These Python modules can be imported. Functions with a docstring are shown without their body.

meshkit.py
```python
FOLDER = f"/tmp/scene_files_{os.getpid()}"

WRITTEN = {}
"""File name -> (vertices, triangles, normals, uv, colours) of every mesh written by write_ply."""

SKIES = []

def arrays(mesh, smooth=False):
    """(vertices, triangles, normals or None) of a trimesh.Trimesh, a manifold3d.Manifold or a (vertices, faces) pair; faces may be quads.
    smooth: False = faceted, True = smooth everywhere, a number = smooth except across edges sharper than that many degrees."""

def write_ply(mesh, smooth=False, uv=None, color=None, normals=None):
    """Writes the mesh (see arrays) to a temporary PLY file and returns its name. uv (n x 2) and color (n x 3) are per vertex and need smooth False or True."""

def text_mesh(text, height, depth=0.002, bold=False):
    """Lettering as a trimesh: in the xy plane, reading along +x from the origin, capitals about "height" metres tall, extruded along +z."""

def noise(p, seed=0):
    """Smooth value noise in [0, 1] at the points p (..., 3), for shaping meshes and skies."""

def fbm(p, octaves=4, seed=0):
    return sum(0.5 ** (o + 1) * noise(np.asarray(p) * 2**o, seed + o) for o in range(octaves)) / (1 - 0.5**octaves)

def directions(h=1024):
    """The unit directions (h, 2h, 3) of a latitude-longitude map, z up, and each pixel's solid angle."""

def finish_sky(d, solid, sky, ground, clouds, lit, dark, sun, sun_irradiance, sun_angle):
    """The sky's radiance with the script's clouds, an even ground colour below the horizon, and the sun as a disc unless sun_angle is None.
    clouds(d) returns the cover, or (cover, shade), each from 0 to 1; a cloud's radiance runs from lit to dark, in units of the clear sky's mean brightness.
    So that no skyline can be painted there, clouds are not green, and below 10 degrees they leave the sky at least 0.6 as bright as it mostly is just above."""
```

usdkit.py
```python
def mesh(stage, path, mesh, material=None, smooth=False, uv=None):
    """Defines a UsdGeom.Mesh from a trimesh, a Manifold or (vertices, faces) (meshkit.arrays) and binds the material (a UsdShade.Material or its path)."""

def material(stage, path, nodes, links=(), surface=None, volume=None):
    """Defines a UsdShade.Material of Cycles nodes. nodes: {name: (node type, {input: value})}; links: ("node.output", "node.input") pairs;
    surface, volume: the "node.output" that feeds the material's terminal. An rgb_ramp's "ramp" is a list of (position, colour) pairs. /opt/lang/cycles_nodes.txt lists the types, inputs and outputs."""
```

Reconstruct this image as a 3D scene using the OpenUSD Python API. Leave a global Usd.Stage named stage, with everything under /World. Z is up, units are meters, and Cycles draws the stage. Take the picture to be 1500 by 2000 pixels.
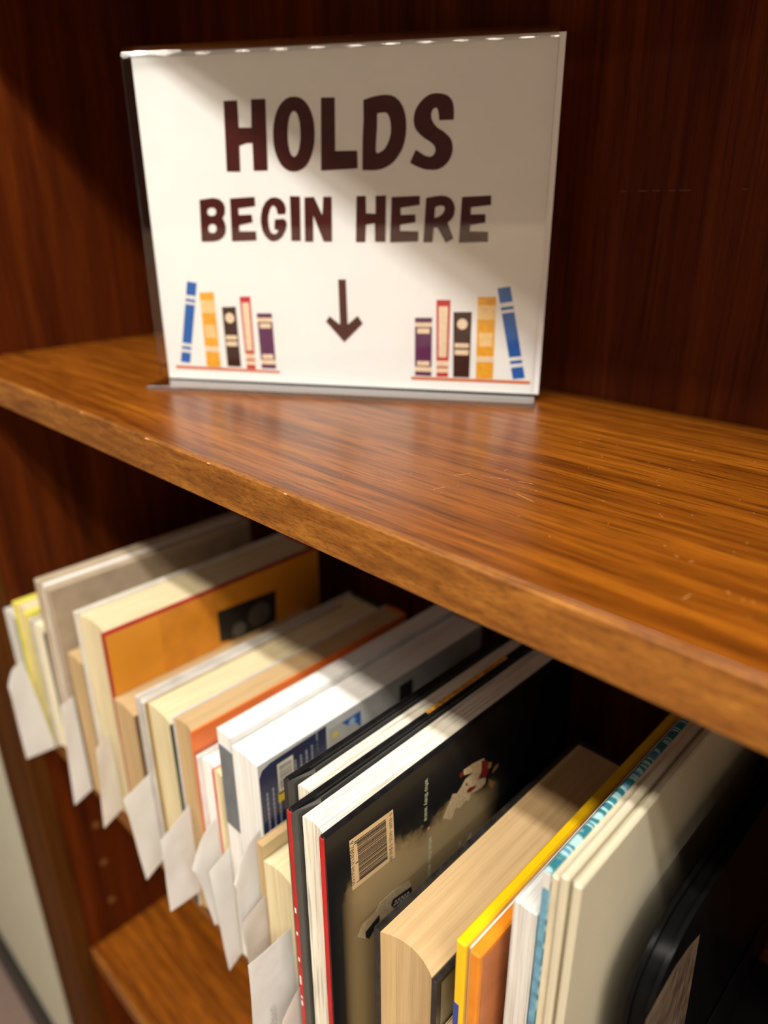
import math, random
import numpy as np, trimesh, usdkit, meshkit
from shapely.geometry import Polygon, Point, box as sbox
from shapely import affinity
from pxr import Usd, UsdGeom, UsdLux, UsdShade, Gf, Sdf

random.seed(7); RNG = np.random.default_rng(7)
stage = Usd.Stage.CreateInMemory()
UsdGeom.SetStageUpAxis(stage, UsdGeom.Tokens.z); UsdGeom.SetStageMetersPerUnit(stage, 1.0)
UsdGeom.Xform.Define(stage, '/World'); UsdGeom.Scope.Define(stage, '/World/Looks')

# ---------------------------------------------------------------- camera, light, exposure
# origin: front left inner corner of the middle shelf's top; x right along the shelf, y into it, z up
CAM = np.array([0.7299187, -0.1988974, 0.1261856]); YAW, PITCH, ROLL, FPX = -0.773776495, -0.398402292, -0.005855161, 1425.94
fw = np.array([math.sin(YAW)*math.cos(PITCH), math.cos(YAW)*math.cos(PITCH), math.sin(PITCH)])
rt = np.array([math.cos(YAW), -math.sin(YAW), 0.0]); up = np.cross(rt, fw)
R2 = rt*math.cos(ROLL)+up*math.sin(ROLL); U2 = -rt*math.sin(ROLL)+up*math.cos(ROLL)
cam = UsdGeom.Camera.Define(stage, '/World/camera')
cam.AddTransformOp().Set(Gf.Matrix4d(*R2, 0, *U2, 0, *(-fw), 0, *CAM, 1))
cam.CreateHorizontalApertureAttr(36.0); cam.CreateVerticalApertureAttr(48.0); cam.CreateFocalLengthAttr(36.0*FPX/1500)
cam.CreateClippingRangeAttr(Gf.Vec2f(0.01, 50)); cam.CreateFStopAttr(5.4); cam.CreateFocusDistanceAttr(0.362)
cam.CreateExposureAttr(0.0)
# dim room behind the photographer
dome = UsdLux.DomeLight.Define(stage, '/World/room_light'); dome.CreateColorAttr(Gf.Vec3f(1.0, 0.86, 0.70)); dome.CreateIntensityAttr(0.05)
# ceiling lamps that wash the low partition across the aisle and the wall at the aisle's right end
for k, (x, y, z, rx, rz) in enumerate(((0.3, -0.9, 1.45, -35, 0), (1.6, -0.9, 1.45, -35, 0), (1.9, -0.9, 1.45, -40, 90))):
    w_ = UsdLux.RectLight.Define(stage, '/World/aisle_wash_%03d' % k); w_.CreateWidthAttr(1.1); w_.CreateHeightAttr(0.25); w_.CreateIntensityAttr(1.0); w_.CreateExposureAttr((5.75, 5.75, 6.5)[k])
    w_.CreateColorAttr(Gf.Vec3f(1.0, 0.91, 0.78)); w_.AddTranslateOp().Set(Gf.Vec3d(x, y, z)); w_.AddRotateZOp().Set(float(rz)); w_.AddRotateXOp().Set(float(rx))
# the bookcase's LED canopy strip: a row of small LED modules 7 cm apart, above and in front of the shelves
LED_Y, LED_Z, LED_STEP = -0.52, 1.04, 0.071
for k in range(44):
    l = UsdLux.RectLight.Define(stage, '/World/canopy_led_%03d' % k)
    l.CreateWidthAttr(0.014); l.CreateHeightAttr(0.040); l.CreateIntensityAttr(1.0); l.CreateExposureAttr(8.88)
    l.CreateColorAttr(Gf.Vec3f(1.0, 0.965, 0.91))
    l.AddTranslateOp().Set(Gf.Vec3d(-0.33+LED_STEP*k+0.006, LED_Y, LED_Z)); l.AddRotateXOp().Set(25.0)

# small modules of the canopy lamp over the stack across the aisle; they glint in the fold of the acrylic
for k in range(18):
    s_ = UsdLux.SphereLight.Define(stage, '/World/far_canopy_led_%03d' % k); s_.CreateRadiusAttr(0.020); s_.CreateIntensityAttr(45.0); s_.CreateColorAttr(Gf.Vec3f(1.0, 0.9, 0.75))
    s_.AddTranslateOp().Set(Gf.Vec3d(-0.09+0.1235*k, -1.75, 1.2))

# ---------------------------------------------------------------- helpers
USED = {}
def numbered(path):
    n = USED.get(path, -1)+1; USED[path] = n
    return path if n == 0 else '%s_%03d' % (path, n)
def tagp(prim, label=None, cat=None, group=None, kind=None):
    for k, v in (('label', label), ('category', cat), ('group', group), ('kind', kind)):
        if v: prim.SetCustomDataByKey(k, v)
    return prim
def thing(name, label, cat, loc=(0, 0, 0), rz=0.0, ry=0.0, group=None, kind=None):
    x = UsdGeom.Xform.Define(stage, numbered('/World/'+name)); x.AddTranslateOp().Set(Gf.Vec3d(*map(float, loc)))
    if rz: x.AddRotateZOp().Set(float(rz))
    if ry: x.AddRotateYOp().Set(float(ry))
    return tagp(x.GetPrim(), label, cat, group, kind)
def obj(name, mesh, mat, parent=None, label=None, smooth=30, kind=None):
    base = '/World' if parent is None else str(parent.GetPath())
    m = usdkit.mesh(stage, numbered(base+'/'+name), mesh, mat, smooth=smooth)
    return tagp(m.GetPrim(), label, None, None, kind)
def cbox(lo, hi, c=0.0005):
    lo = np.array(lo, float); hi = np.array(hi, float); c = min(c, 0.3*float((hi-lo).min())); pts = []
    for sx in (0, 1):
        for sy in (0, 1):
            for sz in (0, 1):
                s = np.array([sx, sy, sz]); p = np.where(s, hi, lo); d = np.where(s, -c, c)
                for k in range(3):
                    q = p+d; q[k] = p[k]; pts.append(q)
    return trimesh.convex.convex_hull(np.array(pts))
def cat(ms): return trimesh.util.concatenate(ms)
def ext(poly, depth):
    polys = getattr(poly, 'geoms', [poly])
    return cat([trimesh.creation.extrude_polygon(g, depth, engine='earcut') for g in polys if g.area > 0])
def place(m, o, ax, ay, az):
    T = np.eye(4); T[:3, 0], T[:3, 1], T[:3, 2], T[:3, 3] = ax, ay, az, o
    m = m.copy(); m.apply_transform(T)
    if np.linalg.det(T[:3, :3]) < 0: m.invert()
    return m
X, Y, Z = np.eye(3)

# ---------------------------------------------------------------- materials
MATS = {}
def mat(name, nodes, links, surface): 
    if name not in MATS: MATS[name] = usdkit.material(stage, '/World/Looks/'+name, nodes, links, surface=surface)
    return MATS[name]
def srgb(r, g, b):
    return tuple((c/255/12.92 if c/255 <= 0.04045 else ((c/255+0.055)/1.055)**2.4) for c in (r, g, b))
def plain(name, col, rough=0.5, coat=0.0, spec=0.5, var=0.12, scale=60, bump=0.0, emission=None):
    c = np.array(col)
    n = {'g': ('geometry', {}), 'n': ('noise_texture', {'scale': scale, 'detail': 4.0}),
         'r': ('rgb_ramp', {'ramp': [(0.3, tuple(c*(1-var))), (0.7, tuple(np.minimum(c*(1+var), 1)))]}),
         'p': ('principled_bsdf', {'roughness': rough, 'coat_weight': coat, 'coat_roughness': 0.08, 'specular_ior_level': spec})}
    lk = [('g.position', 'n.vector'), ('n.fac', 'r.fac'), ('r.color', 'p.base_color')]
    if bump:
        n['b'] = ('bump', {'strength': bump, 'distance': 0.001}); n['n2'] = ('noise_texture', {'scale': scale*3, 'detail': 3.0})
        lk += [('g.position', 'n2.vector'), ('n2.fac', 'b.height'), ('b.normal', 'p.normal')]
    return mat(name, n, lk, 'p.BSDF')
def pages(name, col, dark=0.78, scale=1400, warm=(1, 1, 1)):
    """page block: fine striations along the sheets (constant in x), seen on the top and on the fore edge"""
    c = np.array(col)
    n = {'g': ('geometry', {}), 'm': ('mapping', {'scale': (scale, 22, 22)}), 'n': ('noise_texture', {'scale': 1.0, 'detail': 3.0}),
         'm2': ('mapping', {'scale': (260, 9, 9)}), 'n2': ('noise_texture', {'scale': 1.0, 'detail': 2.0}),
         'r': ('rgb_ramp', {'ramp': [(0.30, tuple(c*dark)), (0.48, tuple(c)), (0.8, tuple(np.minimum(c*1.04, 1)))]}),
         'r2': ('rgb_ramp', {'ramp': [(0.35, (0.9, 0.88, 0.86)), (0.6, (1, 1, 1))]}),
         'x': ('vector_math', {'math_type': 'multiply'}),
         'b': ('bump', {'strength': 0.35, 'distance': 0.0004}), 'p': ('principled_bsdf', {'roughness': 0.85, 'specular_ior_level': 0.2})}
    lk = [('g.position', 'm.vector'), ('m.vector', 'n.vector'), ('n.fac', 'r.fac'), ('g.position', 'm2.vector'), ('m2.vector', 'n2.vector'), ('n2.fac', 'r2.fac'),
          ('r.color', 'x.vector1'), ('r2.color', 'x.vector2'), ('x.vector', 'p.base_color'), ('n.fac', 'b.height'), ('b.normal', 'p.normal')]
    return mat(name, n, lk, 'p.BSDF')
def wood(name, scl, cols, rough, coat=0.25, pore=0.5, spec=0.5, bump=0.25, fleck=6.0):
    """straight-grained veneer; scl stretches the noise along the grain"""
    scl = np.array(scl, float)
    n = {'g': ('geometry', {}), 'm': ('mapping', {'scale': tuple(scl)}), 'n': ('noise_texture', {'scale': 1.0, 'detail': 5.0, 'roughness': 0.6, 'distortion': 0.6}),
         'r': ('rgb_ramp', {'ramp': cols}),
         'm2': ('mapping', {'scale': tuple(scl*np.where(scl == scl.min(), fleck, 7.0))}), 'n2': ('noise_texture', {'scale': 1.0, 'detail': 3.0, 'roughness': 0.65}),
         'r2': ('rgb_ramp', {'ramp': [(0.36, (1-pore,)*3), (0.50, (1, 1, 1)), (0.75, (1.12, 1.10, 1.06))]}),
         'm3': ('mapping', {'scale': tuple(scl*0.28)}), 'n3': ('noise_texture', {'scale': 1.0, 'detail': 2.0}),
         'r3': ('rgb_ramp', {'ramp': [(0.3, (0.78, 0.72, 0.68)), (0.7, (1.15, 1.15, 1.15))]}),
         'x': ('vector_math', {'math_type': 'multiply'}), 'x2': ('vector_math', {'math_type': 'multiply'}),
         'b': ('bump', {'strength': bump, 'distance': 0.0006}),
         'p': ('principled_bsdf', {'roughness': rough, 'coat_weight': coat, 'coat_roughness': 0.16, 'specular_ior_level': spec})}
    lk = [('g.position', 'm.vector'), ('m.vector', 'n.vector'), ('n.fac', 'r.fac'), ('g.position', 'm2.vector'), ('m2.vector', 'n2.vector'), ('n2.fac', 'r2.fac'),
          ('g.position', 'm3.vector'), ('m3.vector', 'n3.vector'), ('n3.fac', 'r3.fac'),
          ('r.color', 'x.vector1'), ('r2.color', 'x.vector2'), ('x.vector', 'x2.vector1'), ('r3.color', 'x2.vector2'), ('x2.vector', 'p.base_color'),
          ('n2.fac', 'b.height'), ('b.normal', 'p.normal')]
    return mat(name, n, lk, 'p.BSDF')
WCOL = [(0.26, (0.085, 0.020, 0.0012)), (0.42, (0.170, 0.046, 0.0028)), (0.55, (0.250, 0.073, 0.0045)), (0.72, (0.34, 0.108, 0.0080))]
M_SHELF = wood('shelf_veneer', (4.5, 105, 105), WCOL, 0.30, 0.12, pore=0.60, spec=0.45)
M_EDGE = wood('edge_lipping', (32, 170, 220), [(0.3, (0.135, 0.044, 0.006)), (0.5, (0.225, 0.080, 0.0105)), (0.7, (0.32, 0.126, 0.019))], 0.45, 0.05, pore=0.45, spec=0.3)
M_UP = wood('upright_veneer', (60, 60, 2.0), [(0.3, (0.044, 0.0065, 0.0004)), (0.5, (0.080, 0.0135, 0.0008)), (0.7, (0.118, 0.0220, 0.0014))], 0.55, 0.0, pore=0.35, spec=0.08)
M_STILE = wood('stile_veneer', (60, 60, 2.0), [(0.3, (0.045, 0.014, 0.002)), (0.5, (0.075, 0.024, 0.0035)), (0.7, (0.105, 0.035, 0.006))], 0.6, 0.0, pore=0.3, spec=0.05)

# outlines measured on the sign (millimetres), on the back cover of the barcode book and of the slips (metres)
LETTERS={'H':[[[62.8,185.4],[72.3,185.4],[72.2,169.6],[81.0,169.4],[82.0,185.8],[91.9,185.7],[90.6,143.7],[80.5,143.6],[81.0,160.4],[76.6,160.3],[71.6,158.8],[70.9,143.2],[61.1,143.4]]],'O':[[[124.4,164.6],[124.0,159.9],[123.0,155.7],[121.6,152.0],[119.8,148.7],[117.6,146.1],[115.0,144.2],[112.2,143.1],[109.0,142.7],[105.8,143.1],[103.1,144.4],[100.7,146.4],[98.8,149.1],[97.3,152.4],[96.2,156.2],[95.7,160.4],[95.8,165.3],[96.3,170.1],[97.4,174.2],[98.8,177.8],[100.7,180.9],[102.9,183.3],[105.5,185.1],[108.2,186.2],[111.3,186.4],[114.4,186.0],[117.0,184.8],[119.3,182.9],[121.2,180.3],[122.7,177.2],[123.8,173.5],[124.4,169.4]],[[114.6,164.9],[114.3,161.2],[113.7,158.0],[112.9,155.3],[111.9,153.3],[110.8,152.0],[109.5,151.6],[108.3,152.0],[107.4,153.3],[106.6,155.4],[106.1,158.2],[105.8,161.4],[105.9,165.1],[106.2,168.8],[106.8,171.9],[107.6,174.6],[108.6,176.5],[109.7,177.8],[110.9,178.2],[112.1,177.7],[113.1,176.4],[113.8,174.4],[114.4,171.7],[114.6,168.6]]],'L':[[[129.4,185.3],[138.6,185.1],[137.9,154.5],[152.7,154.5],[152.8,144.0],[127.8,143.0]]],'D':[[[157.2,183.1],[161.1,184.2],[164.8,185.0],[169.1,185.5],[172.2,185.5],[175.4,185.1],[178.0,183.9],[180.6,181.8],[182.7,178.7],[184.1,175.2],[184.8,171.5],[185.0,167.4],[184.7,162.8],[183.7,158.1],[182.1,154.2],[179.7,150.6],[177.0,147.6],[174.3,145.7],[171.0,144.1],[167.8,143.2],[164.5,142.7],[155.9,142.8],[156.1,153.4],[156.5,162.9],[157.2,172.3]],[[166.2,175.3],[168.5,175.6],[170.9,175.8],[172.5,175.3],[173.8,173.4],[174.6,170.9],[175.0,167.2],[174.9,163.9],[174.0,160.7],[172.7,157.9],[170.8,155.1],[168.4,153.5],[166.0,152.6],[165.0,154.0],[165.4,160.9],[166.0,167.4]]],'S':[[[205.3,174.6],[205.5,173.2],[205.7,171.6],[205.8,170.5],[205.5,170.1],[205.2,170.3],[205.8,170.5],[208.3,170.5],[211.8,170.5],[214.3,170.6],[215.1,170.5],[215.1,170.5],[215.0,171.0],[215.0,172.4],[215.0,174.4],[214.9,176.2],[214.7,177.6],[214.5,179.0],[214.0,180.2],[213.3,181.5],[212.3,182.7],[211.1,183.7],[209.4,184.4],[207.5,185.0],[205.4,185.3],[203.4,185.4],[201.3,185.2],[199.3,184.7],[197.5,183.8],[195.7,182.6],[194.2,181.3],[192.8,179.8],[191.6,178.1],[190.6,176.4],[190.0,174.6],[189.7,172.8],[189.6,171.0],[189.8,169.2],[190.2,167.5],[191.0,165.9],[192.3,164.3],[193.9,162.8],[195.6,161.4],[197.4,160.2],[199.3,159.2],[200.9,158.2],[202.1,157.2],[203.0,156.2],[203.6,155.2],[203.8,154.2],[203.8,153.2],[203.5,152.4],[203.0,151.5],[202.3,150.8],[201.3,150.3],[200.2,150.1],[198.8,150.3],[197.3,150.7],[195.4,151.7],[193.3,153.1],[191.7,154.0],[191.2,154.4],[191.2,154.4],[190.9,153.8],[189.9,151.8],[188.6,149.2],[187.7,147.2],[187.3,146.6],[187.4,146.6],[188.1,146.5],[189.5,145.7],[191.6,144.7],[193.7,143.9],[195.8,143.2],[197.9,142.7],[200.2,142.5],[202.5,142.4],[204.8,142.5],[207.0,143.1],[209.1,144.2],[210.9,145.6],[212.5,147.3],[213.6,149.2],[214.4,151.2],[214.9,153.3],[214.9,155.4],[214.5,157.5],[213.8,159.4],[212.7,160.9],[211.2,162.3],[209.6,163.6],[207.9,164.8],[206.0,165.8],[204.3,166.9],[203.1,168.2],[202.1,169.4],[201.4,170.7],[200.9,171.9],[200.8,173.2],[200.8,174.3],[201.1,175.4],[201.7,176.4],[202.3,177.1],[203.0,177.4],[203.7,177.4],[204.3,177.2],[204.8,176.6],[205.0,175.7]]],'B':[[[39.1,125.9],[44.2,126.5],[49.3,127.1],[54.1,126.1],[56.8,123.7],[57.7,120.6],[57.0,116.6],[55.2,114.2],[56.5,111.4],[57.1,108.0],[56.4,104.2],[54.3,101.4],[50.9,99.5],[46.4,98.7],[37.7,98.6]],[[50.7,118.2],[50.4,117.0],[49.7,116.2],[48.6,115.7],[47.2,115.5],[45.8,115.7],[44.8,116.2],[44.2,117.0],[44.1,118.2],[44.5,119.4],[45.2,120.2],[46.3,120.7],[47.7,120.9],[49.1,120.7],[50.1,120.2],[50.6,119.4]],[[50.0,107.3],[49.6,106.1],[49.0,105.1],[47.9,104.6],[46.6,104.4],[45.2,104.6],[44.3,105.1],[43.8,106.0],[43.8,107.3],[44.1,108.6],[44.8,109.5],[45.8,110.1],[47.2,110.3],[48.5,110.1],[49.4,109.5],[49.9,108.6]]],'E':[[[61.8,126.6],[79.9,127.5],[80.0,121.7],[67.4,120.3],[67.4,116.0],[76.9,116.3],[77.3,111.4],[67.2,109.5],[66.9,105.5],[79.3,105.5],[79.2,99.6],[60.8,98.9]]],'G':[[[95.8,116.4],[101.4,116.6],[102.0,120.1],[101.0,123.4],[98.4,126.1],[94.7,127.2],[91.2,126.7],[87.6,124.4],[84.9,120.2],[83.5,115.3],[83.2,111.1],[83.9,106.1],[85.8,102.4],[88.8,99.7],[91.5,99.0],[95.1,99.8],[98.4,102.1],[100.9,106.1],[102.1,109.8],[101.5,112.6],[99.4,113.6],[93.5,113.2],[92.7,107.1],[95.6,106.0],[94.3,104.2],[92.2,103.7],[90.1,104.8],[89.0,108.0],[88.6,112.3],[89.1,115.9],[90.6,119.9],[92.3,122.0],[94.0,121.5],[95.1,119.9]]],'I':[[[105.2,127.8],[112.4,127.5],[111.5,99.4],[104.7,99.4]]],'N':[[[115.4,126.9],[122.2,127.2],[127.6,115.8],[128.6,127.2],[134.5,127.2],[133.9,99.0],[127.9,99.0],[121.2,115.6],[120.5,98.9],[114.5,98.9]]],'H2':[[[151.6,127.4],[158.0,127.6],[158.1,116.9],[164.4,116.6],[164.6,127.5],[171.7,127.7],[171.2,99.0],[164.0,99.0],[163.9,110.7],[157.9,109.7],[157.2,98.8],[150.6,98.8]]],'E2':[[[175.4,126.7],[194.3,127.3],[194.2,121.8],[181.5,120.1],[181.6,115.8],[191.3,116.1],[191.6,111.3],[181.3,109.7],[181.1,106.0],[193.6,105.7],[193.5,99.4],[174.3,98.7]]],'R':[[[198.3,126.0],[203.7,126.9],[208.6,127.4],[212.1,126.8],[214.6,125.4],[216.6,122.8],[217.5,119.6],[217.0,115.6],[215.3,113.0],[212.9,110.9],[217.0,101.3],[212.0,98.5],[206.3,108.0],[203.8,108.0],[203.1,98.9],[196.9,98.8]],[[204.4,120.3],[206.9,121.2],[209.4,121.3],[210.7,120.2],[210.5,118.2],[209.0,116.1],[206.5,114.5],[204.1,113.9]]],'E3':[[[221.7,126.4],[240.4,127.2],[240.6,121.5],[227.8,120.2],[227.8,116.0],[237.3,116.1],[237.5,111.0],[227.7,109.5],[227.5,105.7],[239.5,105.5],[239.7,99.3],[220.5,98.6]]]}
ARROW=[[137.4,74.4],[142.9,74.5],[143.5,43.9],[150.9,50.1],[154.6,44.9],[140.7,31.4],[127.5,45.6],[130.3,49.4],[137.8,43.7]]
BOOKART={'blue':[[[23.3,71.5],[30.7,70.4],[18.7,12.1],[11.1,12.7]],[[247.4,70.3],[255.8,71.7],[269.4,11.1],[261.3,9.9]]],'orange':[[[32.1,63.8],[43.3,64.2],[43.5,9.8],[32.3,10.0]],[[234.6,64.5],[246.9,64.8],[247.5,9.6],[235.6,9.3]]],'brown':[[[48.7,53.8],[59.5,54.3],[60.0,10.7],[49.2,10.6]],[[218.5,54.3],[231.0,54.6],[231.1,9.7],[219.6,9.6]]],'red':[[[63.1,61.4],[71.3,61.8],[71.6,9.4],[64.5,9.5]],[[206.6,62.0],[216.2,62.2],[216.0,9.7],[207.8,9.4]]],'purple':[[[75.4,50.1],[87.0,50.3],[87.7,10.4],[76.4,10.3]],[[191.8,49.8],[203.9,50.1],[204.1,9.6],[192.3,9.7]]],'base':[[[6.9,9.8],[90.6,8.7],[90.5,7.1],[6.7,7.6]],[[189.6,8.7],[273.0,9.0],[273.2,7.0],[189.6,6.7]]]}
FACEART=[('cream',(0.58,0.44,0.26),0.0,[[(0.056,-0.2045),(0.0645,-0.1918),(0.0685,-0.1944),(0.072,-0.1923),(0.0757,-0.1889),(0.0776,-0.1886),(0.0841,-0.1886),(0.0745,-0.1846),(0.0737,-0.1802),(0.0821,-0.181),(0.0913,-0.1834),(0.0944,-0.1847),(0.0937,-0.1886),(0.092,-0.193),(0.0887,-0.1972),(0.0973,-0.2014),(0.0966,-0.2058),(0.093,-0.2066),(0.0867,-0.2052),(0.0821,-0.2035),(0.0809,-0.2084),(0.0772,-0.2062),(0.0719,-0.2081),(0.0679,-0.2048),(0.0639,-0.2115)],[(-0.014,-0.2373),(-0.0107,-0.2312),(-0.0002,-0.2303),(0.0031,-0.2268),(0.0133,-0.2265),(0.0268,-0.23),(0.0298,-0.238),(0.0291,-0.2443),(0.0175,-0.2396),(0.0119,-0.2413),(0.0064,-0.2417),(0.0023,-0.2406),(-0.0044,-0.2398),(-0.0084,-0.244)]]),('red',(0.2,0.02,0.016),0.0001,[[(0.0778,-0.1986),(0.0802,-0.1979),(0.0874,-0.2008),(0.0865,-0.2022),(0.0825,-0.2026),(0.0784,-0.201)],[(0.0913,-0.1839),(0.0979,-0.1889),(0.0995,-0.1964),(0.0968,-0.2019),(0.0923,-0.1972),(0.0888,-0.1977),(0.092,-0.193)],[(0.0699,-0.1808),(0.0738,-0.1806),(0.0735,-0.1847),(0.0706,-0.1839)]]),('gold',(0.34,0.19,0.06),0.0002,[[(0.0985,-0.1901),(0.1024,-0.1926),(0.1016,-0.1961),(0.0984,-0.1956)],[(0.1061,-0.1982),(0.1104,-0.1985),(0.1085,-0.2014),(0.1032,-0.202)],[(0.1002,-0.2041),(0.1073,-0.2122),(0.1043,-0.2152),(0.1007,-0.2102)]]),('dark',(0.022,0.018,0.02),0.0001,[[(0.0133,-0.2331),(0.029,-0.236),(0.0299,-0.245),(0.0147,-0.2411),(0.0119,-0.2366)],[(-0.0083,-0.2388),(0.0024,-0.2353),(0.003,-0.2399),(-0.0058,-0.2465),(-0.0083,-0.2427)],[(0.0774,-0.192),(0.0785,-0.1943),(0.077,-0.1945),(0.0764,-0.1925)]]),('white',(0.55,0.53,0.5),0.0002,[[(0.0783,-0.2484),(0.0837,-0.2522),(0.0866,-0.2568),(0.0826,-0.2523)],[(0.0824,-0.2486),(0.0878,-0.2502),(0.0957,-0.2564),(0.0891,-0.2538)],[(0.0899,-0.2501),(0.0953,-0.2507),(0.1035,-0.257),(0.0967,-0.2545)],[(0.0985,-0.2506),(0.1077,-0.254),(0.1263,-0.2561),(0.1298,-0.256),(0.1266,-0.2591),(0.1137,-0.2576),(0.1054,-0.2541)],[(0.0727,-0.2392),(0.0734,-0.2347),(0.0744,-0.2389)],[(0.0809,-0.2405),(0.0848,-0.2375),(0.084,-0.2412)],[(0.0915,-0.2435),(0.0923,-0.2398),(0.0937,-0.2434),(0.0973,-0.2418),(0.0949,-0.2461)],[(0.014,-0.2391),(0.0154,-0.2391),(0.0154,-0.2377),(0.014,-0.2377)],[(0.0151,-0.2371),(0.0165,-0.2371),(0.0165,-0.2357),(0.0151,-0.2357)],[(0.0165,-0.2397),(0.0179,-0.2397),(0.0179,-0.2383),(0.0165,-0.2383)],[(0.0177,-0.2378),(0.0191,-0.2378),(0.0191,-0.2364),(0.0177,-0.2364)],[(0.0191,-0.2404),(0.0205,-0.2404),(0.0205,-0.239),(0.0191,-0.239)],[(0.0202,-0.2384),(0.0216,-0.2384),(0.0216,-0.237),(0.0202,-0.237)],[(0.0217,-0.241),(0.0231,-0.241),(0.0231,-0.2396),(0.0217,-0.2396)],[(0.0228,-0.239),(0.0242,-0.239),(0.0242,-0.2376),(0.0228,-0.2376)],[(0.0243,-0.2417),(0.0257,-0.2417),(0.0257,-0.2403),(0.0243,-0.2403)],[(0.0254,-0.2397),(0.0268,-0.2397),(0.0268,-0.2383),(0.0254,-0.2383)]]),('plume',(0.055,0.02,0.018),0.0,[[(0.065,-0.245),(0.0698,-0.2421),(0.0791,-0.246),(0.0876,-0.2474),(0.0951,-0.2479),(0.0899,-0.251),(0.0814,-0.2496),(0.0721,-0.2473)]])]
SLIPS=[('wide white slip hanging over the thin grey and lemon-yellow books at the far left', 0.0688, (-0.0367, -0.2774), (-0.019, -0.2765), (-0.0361, -0.383), (-0.0072, -0.386), ('w', {'bend': 0.002, 'round_': 0.6})), ('white slip second from the left, hanging below the taupe hardcover', 0.1501, (-0.02, -0.2837), (-0.0075, -0.28), (-0.0258, -0.3948), (-0.0072, -0.388), ('w', {'bend': 0.003})), ('cream-white slip hanging in front of the thick orange and red hardcover', 0.2159, (-0.0203, -0.2921), (-0.0068, -0.2813), (-0.0262, -0.3758), (-0.007, -0.3667), ('y', {'bend': 0.004})), ('long white slip hanging below the tan book in front of the orange cover', 0.2843, (-0.0313, -0.2927), (-0.0075, -0.2835), (-0.0246, -0.3838), (-0.0072, -0.374), ('w', {'bend': 0.003})), ('broad white slip with square lower corner below the dark green book edge', 0.3414, (-0.0326, -0.2913), (-0.0068, -0.2765), (-0.0335, -0.3627), (-0.007, -0.3635), ('w', {'bend': 0.004})), ('white slip with rounded top curling out below the red-edged thin book', 0.3811, (-0.0314, -0.2718), (-0.0085, -0.26), (-0.02, -0.354), (-0.007, -0.356), ('w', {'bend': 0.004, 'round_': 0.7})), ('narrow drooping white slip whose end hangs lowest of all the slips', 0.3921, (-0.025, -0.288), (-0.0069, -0.2797), (-0.0191, -0.3925), (-0.0075, -0.386), ('w', {'bend': 0.003})), ('white slip with rounded top in front of the white large paperbacks', 0.4337, (-0.031, -0.2425), (-0.008, -0.233), (-0.0281, -0.318), (-0.011, -0.296), ('w', {'bend': 0.003, 'round_': 0.7})), ('pinkish slip below the rounded white slip left of the thick cream-paged paperback', 0.4433, (-0.0337, -0.2833), (-0.0151, -0.2748), (-0.0316, -0.33), (-0.0152, -0.33), ('p', {'bend': 0.002})), ('large slip with faint print showing through, nearest the bottom edge of the photo', 0.4737, (-0.0505, -0.2752), (-0.019, -0.274), (-0.053, -0.383), (-0.016, -0.383), ('w', {'bend': 0.0})), ('grey rounded slip tucked under the red fore edge of the barcode book', 0.4945, (-0.045, -0.29), (-0.0185, -0.29), (-0.045, -0.386), (-0.0185, -0.386), ('p', {'bend': 0.002, 'round_': 0.9}))]

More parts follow.
